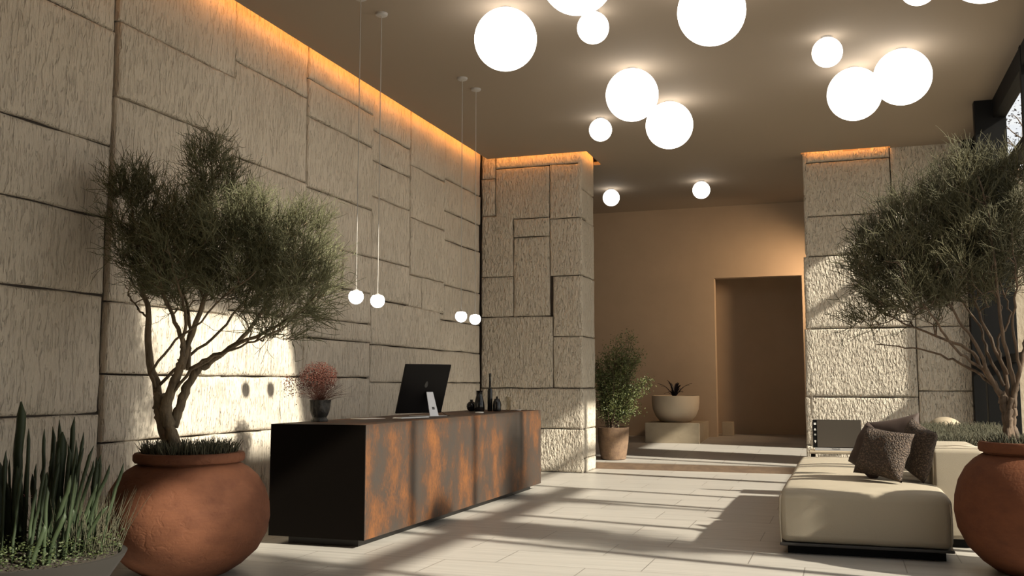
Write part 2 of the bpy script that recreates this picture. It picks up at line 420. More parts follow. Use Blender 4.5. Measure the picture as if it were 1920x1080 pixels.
X_, Y_, Z_ = Vector((1, 0, 0)), Vector((0, 1, 0)), Vector((0, 0, 1))

TOP = ZC+.2
SL = []   # (y0, y1, z0, z1, proud)
def colm(y0, y1, zs, pr):
    zs = sorted(zs)
    for k in range(len(zs)-1): SL.append((y0, y1, zs[k], zs[k+1], pr+random.uniform(-.012, .012)))
colm(-4, -1.2, [0, 1.1, 2.6, 4.0, TOP], .04); colm(-1.2, 1.6, [0, .8, 2.2, 3.3, 4.4, TOP], .05); colm(1.6, 4.2, [0, 1.3, 2.4, 3.9, TOP], .04)
colm(4.2, 6.62, [0, 1.2, 2.20, 2.87, 3.49, 4.51, TOP], .03)
colm(6.62, 8.33, [2.85, 3.94, 4.61, TOP], .075); colm(6.62, 8.33, [1.53, 2.15, 2.85], .07)
SL += [(6.62, 8.25, .955, 1.53, .07), (8.25, 9.33, .955, 1.53, .062), (9.33, 11.46, .955, 1.53, .066), (6.62, 9.0, 0, .955, .07), (9.0, 11.46, 0, .955, .065)]
colm(8.33, 9.79, [3.80, 4.82, TOP], .06); colm(8.33, 9.79, [2.9, 3.80], .07); colm(8.33, 9.79, [2.2, 2.9], .065); colm(8.33, 9.79, [1.53, 2.2], .068)
colm(9.79, 11.46, [3.76, 4.61, 5.06, TOP], .066); SL.append((9.79, 11.46, 3.12, 3.76, .06))
SL += [(9.79, 10.69, 2.64, 3.12, .055), (10.69, 11.46, 2.64, 3.12, .065), (9.79, 11.46, 2.23, 2.64, .062), (9.79, 11.46, 1.99, 2.23, .066), (9.79, 11.46, 1.53, 1.99, .06)]
colm(11.46, 12.66, [3.13, 3.96, 4.45, 4.87, TOP], .06); SL.append((11.46, 12.66, 2.58, 3.13, .06))
colm(12.66, 13.93, [3.03, 3.86, 4.64, TOP], .07); SL += [(12.66, 13.09, 2.56, 3.03, .06), (13.09, 13.93, 2.54, 3.03, .066)]
colm(13.93, 15.52, [2.45, 3.0, 3.72, 4.19, 4.70, TOP], .055)
SL += [(11.46, 13.79, 1.97, 2.57, .066), (13.79, 15.52, 1.97, 2.45, .058), (13.79, 13.93, 2.45, 2.54, .058)]
SL += [(11.46, 15.52, 1.47, 1.97, .064), (11.46, 12.38, 0, 1.47, .06), (12.38, 15.52, 0, 1.47, .066)]
w = MB()
for k, (a, b, d, e_, pr) in enumerate(SL): slab(w, Vector((XL-.06, 0, 0)), Y_, Z_, X_, a, b, d, e_, pr, k)
wl = struct(w.build('wall_left', 'stone_wall', smooth=True))
b = struct(MB().box(XL-.35, XL-.058, Y0-.2, YB+2.3, -.2, ZC+.4).build('wall_left_core', 'mortar')); b.parent = wl

# --- left pier
SP = [(-5.9, -5.64, 5.0, TOP), (-5.9, -5.64, 4.35, 5.0), (-5.64, -4.66, 4.27, 5.17), (-5.64, -4.10, 5.17, TOP), (-4.66, -4.10, 4.24, 5.17), (-5.9, -5.31, 3.28, 4.35),
      (-5.64+.33, -4.66, 3.95, 4.27), (-5.31, -4.66, 2.59, 3.95), (-4.66, -4.10, 3.26, 4.24), (-5.9, -5.31, 2.59, 3.28), (-5.9, -4.61, 1.38, 2.59),
      (-4.61, -4.10, 2.24, 3.26), (-4.61, -4.10, 1.38, 2.24), (-5.9, -4.10, .71, 1.38), (-5.9, -4.10, 0, .71)]
w = MB()
for k, (a, b_, d, e_) in enumerate(SP): slab(w, Vector((0, PY+.06, 0)), X_, Z_, -Y_, a, b_, d, e_, .06+random.uniform(-.008, .008), 60+k, rag=.004)
for k, (a, b_, d, e_) in enumerate([(0, .86, 4.73, TOP), (0, .40, 4.24, 4.73), (.40, .86, 4.2, 4.73), (0, .86, 3.26, 4.22), (0, .62, 2.24, 3.26), (.62, .86, 2.24, 3.26), (0, .86, 1.38, 2.24), (0, .86, .71, 1.38), (0, .86, .23, .71), (0, .86, 0, .23)]):
    slab(w, Vector((PX-.05, PY, 0)), Y_, Z_, X_, a, b_, d, e_, .055+random.uniform(-.006, .006), 90+k, rag=.004)
pl = struct(w.build('wall_pier_left', 'stone_pier', smooth=True))
b = struct(MB().box(XL-.06, PX-.045, PY+.055, PY2, 0, ZC+.4).build('wall_pier_left_core', 'mortar')); b.parent = pl

# --- right pier
SQ = [(-.56, .81, 5.16, TOP), (-.56, .81, 4.24, 5.16), (.81, 2.1, 4.24, TOP), (-.56, .81, 3.57, 4.24), (.81, 2.1, 3.57, 4.24), (-.6, 1.10, 2.36, 3.57), (1.10, 2.1, 2.36, 3.57),
      (-.62, 1.10, 1.24, 2.36), (1.10, 2.1, 1.34, 2.36), (-.64, 1.10, .45, 1.24), (1.10, 2.1, .4, 1.34), (-.64, 2.1, .05, .45)]
w = MB()
for k, (a, b_, d, e_) in enumerate(SQ): slab(w, Vector((0, QY+.06, 0)), X_, Z_, -Y_, a, b_, d, e_, .06+random.uniform(-.008, .008), 130+k, rag=.004)
for k, (d, e_) in enumerate([(.05, 1.3), (1.3, 2.5), (2.5, 3.6), (3.6, 4.6), (4.6, TOP)]):
    slab(w, Vector((QX+.05, QY, 0)), Y_, Z_, -X_, .0, .5, d, e_, .05, 160+k, rag=.004)
pr = struct(w.build('wall_pier_right', 'stone_pier', smooth=True))
b = struct(MB().box(QX+.045, XR+.2, QY+.055, QY+.5, 0, ZC+.4).build('wall_pier_right_core', 'mortar')); b.parent = pr

# --- back wall with a deep doorway
DX0, DX1, DZ = -2.63, -.80, 3.74
w = MB(); w.box(XL-.3, DX0, YB, YB+.25, 0, ZC+.3); w.box(DX1, XR+.2, YB, YB+.25, 0, ZC+.3); w.box(DX0, DX1, YB, YB+.25, DZ, ZC+.3)
struct(w.build('wall_back', 'plaster'))
w = MB(); w.box(XL-.3, XR+.2, YB+1.55, YB+1.75, 0, ZC+.3); w.box(DX0-1.2, DX0-1.0, YB+.25, YB+1.55, 0, ZC+.3); w.box(DX1+.25, DX1+.45, YB+.25, YB+1.55, 0, ZC+.3)
w.box(DX0-1.0, DX1+.25, YB+.25, YB+1.55, DZ+.3, DZ+.4)
struct(w.build('wall_passage', 'plaster'))
# --- passage right wall with a tall window, and the wall behind the camera
w = MB(); a, b_ = 17.35, 18.75
w.box(XR, XR+.2, QY+.45, a, 0, ZC+.3); w.box(XR, XR+.2, b_, YB+.2, 0, ZC+.3); w.box(XR, XR+.2, a, b_, 4.0, ZC+.3); w.box(XR, XR+.2, a, b_, 0, .4); w.box(XR, XR+.2, Y0-.2, YW, 0, ZC+.4)
struct(w.build('wall_right', 'plaster'))
struct(MB().box(XL-.3, XR+.2, Y0-.2, Y0, 0, ZC+.4).build('wall_front', 'plaster'))

# --- right window wall: black frame, deep mullions, two transoms
HD = 5.06
f = MB(); f.box(XR-.02, XR+.14, YW, QY+.05, HD, ZC+.05); f.box(XR-.02, XR+.14, YW, QY+.05, 0, .12)
MY = [16.72, 15.85, 14.36, 12.1, 10.9, 9.2, 7.5, 5.8, 4.1, 2.52]
for k, y in enumerate(MY):
    if k == 0: f.box(XR-.16, XR+.14, y-.16, y+.08, 0, ZC+.02)
    elif k == 2: f.box(XR-.25, XR+.14, y-.06, y+.10, 0, ZC+.02)
    else: f.box(XR-.03, XR+.12, y-.045, y+.045, 0, ZC+.02)
f.box(XR+.0, XR+.12, 12.1, QY+.05, 4.20, 4.32); f.box(XR+.0, XR+.12, 12.1, QY+.05, 1.74, 1.84); f.box(XR+.0, XR+.12, YW, 12.1, 3.52, 3.74)
wr = struct(f.build('window_1', 'frame_black', bevel=.004, seg=1))
struct(MB().box(XR+.05, XR+.058, YW, QY+.02, .1, HD+.02).build('glass_pane', 'glass', wr))
struct(MB().box(SK[0]-.1, SK[1]+.1, SK[2]-.1, SK[3]+.1, r1+.01, r1+.018).build('added_rooflight', 'glass'))  # glass over the added rooflight
f3 = MB(); f3.box(XR+.02, XR+.1, 17.35, 18.75, 3.93, 4.0); f3.box(XR+.02, XR+.1, 17.35, 18.75, .4, .47); f3.box(XR+.02, XR+.1, 17.35, 17.41, .4, 4.0); f3.box(XR+.02, XR+.1, 18.69, 18.75, .4, 4.0)
w4 = struct(f3.build('window_3', 'frame_black')); struct(MB().box(XR+.055, XR+.062, 17.4, 18.7, .44, 3.96).build('glass_pane', 'glass', w4))

# --- outside
struct(MB().box(XR+.2, 40, -20, 60, -.3, -.05).build('ground', 'garden_ground'))
struct(MB().box(XR+.4, 9, 20.5, 20.9, -.1, 5.55).build('wall_garden', 'exterior_stone'))

# ================================================================== RECEPTION DESK
d = thing('reception_desk', 'long rust brown steel reception desk with a shade-black end in front of the stone wall', 'desk', (0, 0, 0))
DXA, DXB, DYA, DYB, DZ0, DZ1 = -5.03, -4.053, 7.80, 13.06, .075, 1.085
MB().box(DXA+.01, DXB, DYA+.012, DYB, DZ0, DZ1).build('body', 'corten', d, bevel=.004, seg=1)
o = MB().box(DXA, DXB-.002, DYA, DYA+.012, DZ0, DZ1).build('shaded_end', 'end_shade_black', d, bevel=.003, seg=1); o['label'] = 'desk end with shade painted black'
MB().box(DXA+.14, DXB-.12, DYA+.12, DYB-.12, 0, DZ0).build('plinth', 'charcoal', d)

# --- computer on the desk
ma = math.radians(58)
mo = thing('computer_monitor', 'large black computer monitor leaning back on a silver easel stand on the desk', 'monitor', (-4.63, 10.17, DZ1+.002), ma)
sw, sh, tl = .62, .585, math.radians(20)
def tilt(mb, hinge=(0, -.02, .035)):
    ca, sa = math.cos(tl), math.sin(tl)
    mb.v = [(x, hinge[1]+(y)*ca-z*sa, hinge[2]+y*sa+z*ca) for x, y, z in mb.v]; return mb
# local x runs along the screen, +y points to the staff side (screen face), top leans to -y (towards the lobby)
tilt(rounded_box(sw, .022, sh, .008, n=4)).build('housing', 'screen', mo, smooth=True)
tilt(MB().box(-sw/2+.012, sw/2-.012, .0112, .0125, .02, sh-.012)).build('display', 'black_glaze', mo)
em = MB(); em.lathe([(.022, 0), (.03, .004)], n=20)
em.v = [(x*.75+.02, -.0116-z*.0002, .34+y*1.1+(.012 if y > .02 else 0)) for x, y, z in em.v]
tilt(em).build('emblem', 'black_glaze', mo)
s = MB()
P0, P1 = np.array([.07, -.135, .272]), np.array([.07, -.235, .0])
dirn = (P1-P0)/np.linalg.norm(P1-P0); nrm = np.array([0, dirn[2], -dirn[1]])
def on_leg(a, t, off): return tuple(P0+(P1-P0)*t+np.array([a, 0, 0])+nrm*off)
vs = [on_leg(a, t, h) for t, wd in ((0, .045), (1, .06)) for a in (-wd, wd) for h in (0, .008)]
s.add(vs, [(0, 1, 3, 2), (4, 6, 7, 5), (0, 4, 5, 1), (2, 3, 7, 6), (0, 2, 6, 4), (1, 5, 7, 3)])
st = s.build('stand', 'silver', mo, bevel=.002, seg=1)
sgn = -1 if nrm[1] > 0 else 1
lg = MB()
for i in (0, 1):
    for j in (0, 1):
        a0, t_ = .006+(i-1)*.017, .62+j*.058
        hh = .0092 if nrm[1] < 0 else -.0012
        lg.add([on_leg(a0, t_, hh), on_leg(a0+.015, t_, hh), on_leg(a0+.015, t_+.05, hh), on_leg(a0, t_+.05, hh)], [(0, 1, 2, 3)])
lgo = lg.build('logo', 'screen', st); lgo['label'] = 'four small black squares'
MB().box(-.10, .24, -.25, .02, 0, .006).build('base', 'silver', mo, bevel=.002, seg=1)
tb = Tubes(); tb.add(spline([(.1, -.10, .12), (.2, -.16, .06), (.3, -.15, .006), (.42, -.05, .004)], 14), .0028, 6); tb.build('cable', 'screen', mo)

kb = thing('keyboard', 'flat white keyboard lying on the desk by the monitor', 'keyboard', (-4.42, 9.55, DZ1), math.radians(72))
MB().box(-.22, .22, -.065, .065, 0, .011).build('case', 'white', kb, bevel=.003, seg=1)
kk = MB()
for i in range(14):
    for j in range(5): kk.box(-.21+i*.03, -.21+i*.03+.026, -.058+j*.0235, -.058+j*.0235+.020, .0112, .0145)
kk.build('keys', 'silver', kb)
pp = MB().box(-.15, .15, -.105, .105, 0, .004)
o = pp.build('paper_sheet', 'white'); o.location = (-4.78, 9.25, DZ1); o.rotation_euler = (0, 0, 1.2); tag(o, 'loose white paper sheets flat on the desk behind the keyboard', 'paper')
o = MB().lathe([(.05, 0), (.056, .004), (.056, .012), (.05, .016), (.03, .018)], n=32).build('coaster', 'white', smooth=True); o.location = (-4.36, 11.45, DZ1); tag(o, 'small round white disc lying on the desk right of the monitor', 'coaster')

# --- dried flowers
fp = thing('potted_dried_flowers', 'rough black pot of feathery reddish brown dried flowers on the near end of desk', 'potted plant', (-4.885, 8.42, DZ1))
MB().lathe([(.084, 0), (.088, .012), (.072, .04), (.088, .07), (.098, .11), (.100, .15), (.098, .185), (.104, .21), (.092, .21), (.086, .17)], n=40, wob=.17, seed=3, cap1=True).build('pot', 'rough_black', fp, smooth=True)
P = []; R = []
ends = []
for k in range(220):
    a = rng.uniform(0, 2*pi); el = rng.uniform(.15, 1.45); L = rng.uniform(.16, .30)
    dx, dy, dz = math.cos(a)*math.cos(el)*1.05, math.sin(a)*math.cos(el)*.8, math.sin(el)
    e0 = np.array([rng.uniform(-.04, .04), rng.uniform(-.04, .04), .19]); e1 = e0+np.array([dx, dy, dz*.95])*L*1.15
    P.append(spline([e0, e0*.5+e1*.5+rng.normal(0, .014, 3)+[0, 0, .02], e1], 5)); R.append(np.linspace(.0013, .0007, 5)); ends.append((e0, e1))
V, F = strands(np.array(P), np.array(R)); np_mesh('stems', V, F, 'dried', fp)
q = MB(); c0 = np.array([-.02, 0, .43]); pts = []
while len(pts) < 2600:
    p = rng.normal(0, 1, 3); p /= np.linalg.norm(p); p *= rng.uniform(0, 1)**.45
    a = p*[.20, .17, .155]
    if p[2] < -.55 and abs(p[0]) > .65: continue
    pts.append(c0+a+rng.normal(0, .006, 3))
for k in range(260):
    p = np.array([-.30, 0, .36])+rng.normal(0, 1, 3)*[.065, .06, .055]; p[0] = max(p[0], -.37); pts.append(p)
pts = np.array(pts); s_ = rng.uniform(.0036, .0075, len(pts))
O = np.array([[1, 0, 0], [-1, 0, 0], [0, 1, 0], [0, -1, 0], [0, 0, 1], [0, 0, -1]])
V = (pts[:, None]+O[None]*s_[:, None, None]).reshape(-1, 3)
f8 = np.array([[0, 2, 4], [2, 1, 4], [1, 3, 4], [3, 0, 4], [2, 0, 5], [1, 2, 5], [3, 1, 5], [0, 3, 5]])
F = (np.arange(len(pts))[:, None, None]*6+f8[None]).reshape(-1, 3); np_mesh('flower_heads', V, F, 'dried', fp)

# --- vessels on the far end of the desk
def vessel(name, prof, loc, m, label, cat, sq=None, n=32):
    o = MB().lathe(prof, n=n).build(name, m, smooth=True); o.location = loc; return tag(o, label, cat)
vessel('round_vase', [(.03, 0), (.055, .02), (.068, .06), (.06, .10), (.035, .125), (.02, .13), (.02, .15), (.026, .155)], (-4.80, 12.30, DZ1), 'black_glaze', 'squat round black vase, shortest of the dark vessels at the desk end', 'vase')
vessel('black_carafe', [(.062, 0), (.072, .02), (.07, .09), (.055, .16), (.042, .21), (.042, .265), (.05, .275), (.043, .275)], (-4.655, 12.22, DZ1), 'black_glaze', 'black carafe with a broad flat mouth standing behind the round vase', 'carafe')
vessel('black_bottle', [(.03, 0), (.034, .01), (.034, .27), (.028, .30), (.015, .31), (.013, .46), (.017, .465), (.017, .50), (.009, .51)], (-4.555, 12.36, DZ1), 'black_glaze', 'tall slim black bottle with a long thin neck, tallest of the vessels', 'bottle')
jar = thing('glass_jar', 'dark domed glass jar with a knob lid beside the tall slim bottle', 'jar', (-4.44, 12.32, DZ1))
MB().lathe([(.045, 0), (.055, .01), (.058, .08), (.05, .13), (.036, .155)], n=32, cap1=True).build('body', 'black_glaze', jar, smooth=True)
MB().lathe([(.037, .155), (.037, .165), (.012, .172), (.012, .186), (.016, .194), (.006, .2)], n=24).build('lid', 'black_glaze', jar, smooth=True)
vessel('drinking_glass', [(.03, 0), (.034, .004), (.038, .19), (.035, .19), (.031, .01), (.002, .008)], (-4.33, 12.46, DZ1), 'clear_glass', 'tall clear drinking glass, last in the row of vessels on the desk', 'glass')
dish = vessel('small_dish', [(.02, 0), (.04, .006), (.05, .02), (.046, .02), (.02, .008)], (-4.22, 12.55, DZ1), 'white', 'tiny white dish beside the clear glass near the far desk corner', 'dish')

# ================================================================== PENDANTS OVER THE DESK
def pendant(label, loc, zb):
    t = thing('pendant_lamp', label, 'pendant lamp', (loc[0], loc[1], ZC), 0, 'four small pendants over the desk')
    MB().lathe([(.048, -.03), (.062, -.022), (.066, -.004), (.066, 0)], n=28).build('canopy', 'canopy', t, smooth=True)
    L = ZC-zb
    MB().lathe([(.0045, -L+.06), (.0045, -.028)], n=8).build('cord', 'cord', t)
    g = MB(); r = .073; prof = []
    for k in range(21):
        z = -math.cos(pi*k/20)
        if z > .78: break
        prof.append((max(r*math.sin(pi*k/20), 1e-4), -L+r*z))
    g.lathe(prof, n=32); g.build('globe', 'pendant_globe', t, smooth=True)
    MB().lathe([(.03, -L+.052), (.03, -L+.062), (.008, -L+.075)], n=20).build('cap', 'canopy', t)
    return t
pendant('small white pendant globe nearest the bushy tree, first over the desk', (-4.47, 8.36), 2.294)
pendant('small white pendant globe second from the bushy tree over the desk', (-4.47, 8.82), 2.292)
pendant('small white pendant globe third from the bushy tree, above the vessels', (-4.47, 11.09), 2.283)
pendant('small white pendant globe farthest along the desk, in front of the pier corner', (-4.47, 11.57), 2.280)

# ================================================================== CEILING GLOBES
def globe(kind, loc, label):
    r = .322 if kind else .166
    t = thing('ceiling_globe_light', label, 'ceiling light', (loc[0], loc[1], ZC), 0, 'white globe lights on the ceiling')
    MB().sphere(r, 0, 0, -r-.012, n=48).build('globe', 'globe', t, smooth=True)
    MB().lathe([(.06, -.02), (.06, 0)], n=24).build('mount', 'canopy', t)
    return t
globe(1, (-3.193, 9.104), 'large white ceiling globe standing alone, closest to the stone wall')
globe(1, (-2.095, 7.871), 'large white ceiling globe cut by the top edge, touching a small globe')
globe(0, (-2.362, 9.482), 'small white ceiling globe tucked under a large cut-off globe')
globe(1, (-1.092, 9.035), 'large white ceiling globe at the top edge, alone above the middle of the lobby')
globe(1, (-2.362, 11.424), 'large white ceiling globe, nearer one of the middle overlapping pair')
globe(1, (-2.168, 12.966), 'large white ceiling globe, farther one of the middle overlapping pair')
globe(0, (-3.256, 13.466), 'small white ceiling globe beside the middle pair, near the stone pier')
globe(0, (-.073, 11.057), 'small white ceiling globe beside the overlapping pair near the windows')
globe(1, (.218, 12.268), 'large white ceiling globe, lower of the overlapping pair near the windows')
globe(1, (.737, 11.747), 'large white ceiling globe, upper of the overlapping pair near the windows')
globe(1, (1.228, 8.723), 'large white ceiling globe cut by the top edge, closest to the windows')
globe(0, (.765, 9.466), 'small white ceiling globe barely showing at the top edge near the windows')
globe(0, (-4.284, 18.567), 'small white ceiling globe in the passage, right beside the stone pier')
globe(0, (-2.483, 18.38), 'small white ceiling globe in the passage, above the open floor')

# ================================================================== TREES
def tree(root, limbs, clumps, n_anchor, twig, m_bark, m_leaf, ylo, yhi, xlim, trunk, seed, needle_r=.0029, sub=2, main=5, ytrunk=0.):
    g = np.random.default_rng(seed)
    tk = Tubes()
    for pts, r0_, r1_ in trunk:
        s = spline(pts, 22); s[1:] += g.normal(0, .004, (21, 3)); r0_ *= .82; r1_ *= .82; tk.add(s, np.linspace(r0_, r1_, 22)*(1+.08*g.normal(0, 1, 22)), 10)
    tk.build('trunk', m_bark, root)
    lt = Tubes(); nodes = []; nrad = []
    for pts, r0_, r1_ in limbs:
        s = spline(pts, 20); rr = np.linspace(r0_*.78, r1_, 20); s[2:] += g.normal(0, .006, (18, 3))
        lt.add(s, rr, 7)
        for k in range(7, 20): nodes.append(s[k]); nrad.append(rr[k])
    # anchors inside the clumps
    A = []; CC = []
    wts = np.array([c_[1][0]*c_[1][1]*c_[1][2] for c_ in clumps])**.75; wts /= wts.sum()
    for k in range(n_anchor):
        ci = g.choice(len(clumps), p=wts); c_, rad = clumps[ci]
        p = g.normal(0, 1, 3); p /= np.linalg.norm(p); p *= g.uniform(.15, 1)**.5
        q_ = np.array(c_)+p*np.array(rad)
        q_[0] = np.clip(q_[0], *xlim); q_[1] = np.clip(q_[1], ylo, yhi); A.append(q_); CC.append(c_)
    base = np.array(limbs[0][0][0]); A = np.array(A); CC = np.array(CC)
    order = np.argsort(np.linalg.norm(A-base, axis=1)); A = A[order]; CC = CC[order]
    nodes = [np.array(x) for x in nodes]; dirs = []; BP = []; BR = []
    for k, a in enumerate(A):
        N = np.array(nodes); dv = a-N; D = np.linalg.norm(dv, axis=1)
        pen = np.linalg.norm(N-base, axis=1) > np.linalg.norm(a-base)-.02
        D = D+pen*.5; i = int(np.argmin(D)); p0 = N[i]
        out = (p0-base); out /= np.linalg.norm(out)+1e-6
        mid = p0*.5+a*.5+out*.03+g.normal(0, .018, 3)
        s = spline([p0, mid, a], 7); r0_ = min(nrad[i], .0075)
        BP.append(s); BR.append(np.linspace(r0_, max(r0_*.55, .0024), 7))
        nodes += [s[3], s[5], s[6]]; nrad += [r0_*.75, r0_*.65, max(r0_*.55, .0026)]
        dd = s[-1]-s[-3]; dirs.append(dd/(np.linalg.norm(dd)+1e-6))
    V, F = strands(np.array(BP), np.array(BR), 5)
    lo = lt.build('limbs', m_bark, root)
    np_mesh('branches', V, F, m_bark, root, True)
    # fine twigs
    P1 = []; src = np.array(BP); dirs = np.array(dirs)
    T = twig
    idx = np.repeat(np.arange(len(A)), T)
    pos = src[idx, g.integers(3, 7, len(idx))]+g.normal(0, .008, (len(idx), 3))
    outc = pos-CC[idx]; outc /= np.linalg.norm(outc, axis=1, keepdims=True)+1e-6
    ob = pos-base; ob /= np.linalg.norm(ob, axis=1, keepdims=True)+1e-6
    d_ = dirs[idx]*.45+outc*.35+ob*.55+np.array([0, 0, .45])+g.normal(0, .42, (len(idx), 3)); d_ /= np.linalg.norm(d_, axis=1, keepdims=True)
    L = g.uniform(.10, .24, len(idx))
    def grow(pos, d_, L, r0_, r1_, n=4, curl=.22):
        S = len(pos); P = [pos]; dd = d_.copy(); bend = g.normal(0, curl, (S, 3))
        for k in range(n-1):
            dd = dd+bend*.5+np.array([0, 0, .06]); dd /= np.linalg.norm(dd, axis=1, keepdims=True)
            P.append(P[-1]+dd*(L/(n-1))[:, None])
        P = np.stack(P, 1); P[..., 0] = np.clip(P[..., 0], xlim[0]-.02, xlim[1]+.05)
        return P, np.broadcast_to(np.linspace(r0_, r1_, n), (S, n)).copy(), dd
    Pm, Rm, _ = grow(pos, d_, L, needle_r*1.1, needle_r*.55)
    VV, FF = strands(Pm, Rm, 3)
    i2 = np.repeat(np.arange(len(idx)), sub)
    st_ = g.integers(1, 4, len(i2)); pos2 = Pm[i2, st_]
    d2 = (Pm[i2, 3]-Pm[i2, 0]); d2 /= np.linalg.norm(d2, axis=1, keepdims=True)+1e-6
    d2 = d2+g.normal(0, .5, d2.shape); d2 /= np.linalg.norm(d2, axis=1, keepdims=True)
    P2, R2, _ = grow(pos2, d2, g.uniform(.06, .15, len(i2)), needle_r*.85, needle_r*.45, 4, .35)
    V2, F2_ = strands(P2, R2, 3)
    np_mesh('foliage', np.vstack([VV, V2]), np.vstack([FF, F2_+len(VV)]), m_leaf, root)

def grass_ring(root, cx, cy, cz, r0_, r1_, n, h, m, name='underplanting', seed=1, rad=.0042, hole=None):
    g = np.random.default_rng(seed); a = g.uniform(0, 2*pi, n); r = np.sqrt(g.uniform(r0_**2, r1_**2, n))
    p = np.stack([cx+r*np.cos(a), cy+r*np.sin(a), np.full(n, cz)], 1); L = g.uniform(h*.5, h, n)
    d = np.stack([np.cos(a)*.25+g.normal(0, .16, n), np.sin(a)*.25+g.normal(0, .16, n), np.ones(n)], 1); d /= np.linalg.norm(d, axis=1, keepdims=True)
    P = np.stack([p, p+d*L[:, None]*.5+g.normal(0, .003, (n, 3)), p+d*L[:, None]+g.normal(0, .012, (n, 3))*[1, 1, 0]], 1)
    V, F = strands(P, np.broadcast_to(np.array([rad, rad*.9, rad*.25]), (n, 3)).copy(), 4)
    return np_mesh(name, V, F, m, root)

POT = [(.27, 0), (.32, .012), (.42, .075), (.53, .175), (.598, .30), (.620, .42), (.612, .53), (.578, .64), (.52, .735), (.455, .795), (.40, .828), (.378, .838), (.378, .845), (.405, .852), (.416, .868), (.416, .905), (.405, .922), (.365, .925), (.35, .90), (.35, .86)]
def urn(root, k=1.0, sz=1.0, m='terracotta'):
    n = [i for i, p in enumerate(POT) if p[1] == .845][0]
    MB().lathe([(r*k, z*sz) for r, z in POT[:n+1]], n=72, wob=.006).build('body', m, root, smooth=True)
    MB().lathe([(r*k, z*sz) for r, z in POT[n:]], n=72, cap0=False, cap1=False).build('rim', m, root, smooth=True)
    MB().lathe([(.001, .875*sz), (.352*k, .865*sz)], n=40, cap0=False, cap1=False).build('soil', 'soil', root)

# left tree in its jar
PLX, PLY = -4.85, 6.40
lt_ = thing('potted_tree', 'big round terracotta jar with a bushy olive green tree, beside the desk end', 'potted tree', (PLX, PLY, 0))
urn(lt_, 1.0, 1.0)
def A(x, y, dy=0): return np.array([-5.008+(x-325)*.00508-PLX, dy, .991+(830-y)*.0041])
grass_ring(lt_, 0, 0, .87, .05, .345, 1000, .17, 'grass_dark', seed=2, rad=.005)
trunk = [([A(328, 848, .0), A(312, 800, -.01), A(300, 765, 0), A(296, 740, .01)], .088, .062),
         ([A(322, 800, -.03), A(318, 760, -.05), A(335, 710, -.06), A(346, 672, -.07)], .06, .04),
         ([A(320, 800, .03), A(330, 750, .05), A(350, 700, .06), A(372, 678, .09)], .05, .034),
         ([A(340, 850, -.05), A(325, 805, -.045), A(308, 765, -.05), A(300, 735, -.05)], .05, .03)]
limbs = [([A(297, 755), A(277, 690, .02), A(266, 625, .03), A(262, 572, .04), A(245, 500, .05), A(228, 420, .05), A(215, 340, .05)], .048, .008),
         ([A(345, 680, -.07), A(350, 640, -.1), A(335, 580, -.16), A(312, 500, -.2), A(300, 420, -.25)], .03, .007),
         ([A(345, 690, -.06), A(352, 640, -.04), A(375, 570, -.05), A(388, 480, 0), A(378, 380, .03), A(375, 300, .05)], .036, .007),
         ([A(365, 685, .08), A(405, 650, .12), A(450, 595, .16), A(480, 520, .2), A(520, 450, .22)], .03, .007),
         ([A(355, 690, -.02), A(430, 650, -.05), A(500, 620, -.1), A(560, 590, -.15), A(600, 555, -.2)], .024, .006),
         ([A(345, 690, .02), A(332, 640, .1), A(318, 580, .18), A(290, 500, .25), A(270, 430, .3)], .026, .006),
         ([A(292, 720, .02), A(330, 665, .12), A(370, 620, .2), A(410, 560, .25), A(432, 480, .3), A(440, 400, .3)], .018, .006),
         ([A(320, 745, -.04), A(380, 685, -.12), A(440, 660, -.2), A(500, 640, -.24), A(550, 615, -.25)], .018, .005),
         ([A(290, 725, -.02), A(300, 690, -.1), A(350, 640, -.2), A(400, 610, -.28), A(460, 560, -.35), A(520, 520, -.4)], .016, .005),
         ([A(262, 590, .04), A(230, 560, .08), A(205, 520, .1)], .012, .004),
         ([A(350, 650, -.1), A(370, 590, -.2), A(365, 520, -.3), A(350, 450, -.32)], .02, .005)]
K = .0046
def CL(x, y, rx, ry, dy=0, rd=.3): return (tuple(A(x, y, dy)), (rx*K, rd, ry*K))
clumps = [CL(232, 400, 48, 95, .05, .26), CL(212, 330, 36, 34, .05, .2), CL(262, 480, 62, 70, .12), CL(345, 480, 70, 85, -.1), CL(372, 320, 44, 62, .03, .22), CL(392, 400, 55, 62, .05),
          CL(455, 430, 66, 58, .15), CL(515, 490, 70, 80, .1, .36), CL(555, 560, 42, 60, -.1), CL(465, 545, 70, 50, -.1, .36), CL(420, 490, 66, 66, 0, .36), CL(520, 622, 48, 24, -.2, .2), CL(310, 540, 60, 36, .1, .26), CL(290, 400, 40, 60, .2, .2)]
tree(lt_, limbs, clumps, 1000, 6, 'bark', 'needle', -.75, .75, (-.99, 1.6), trunk, 5)

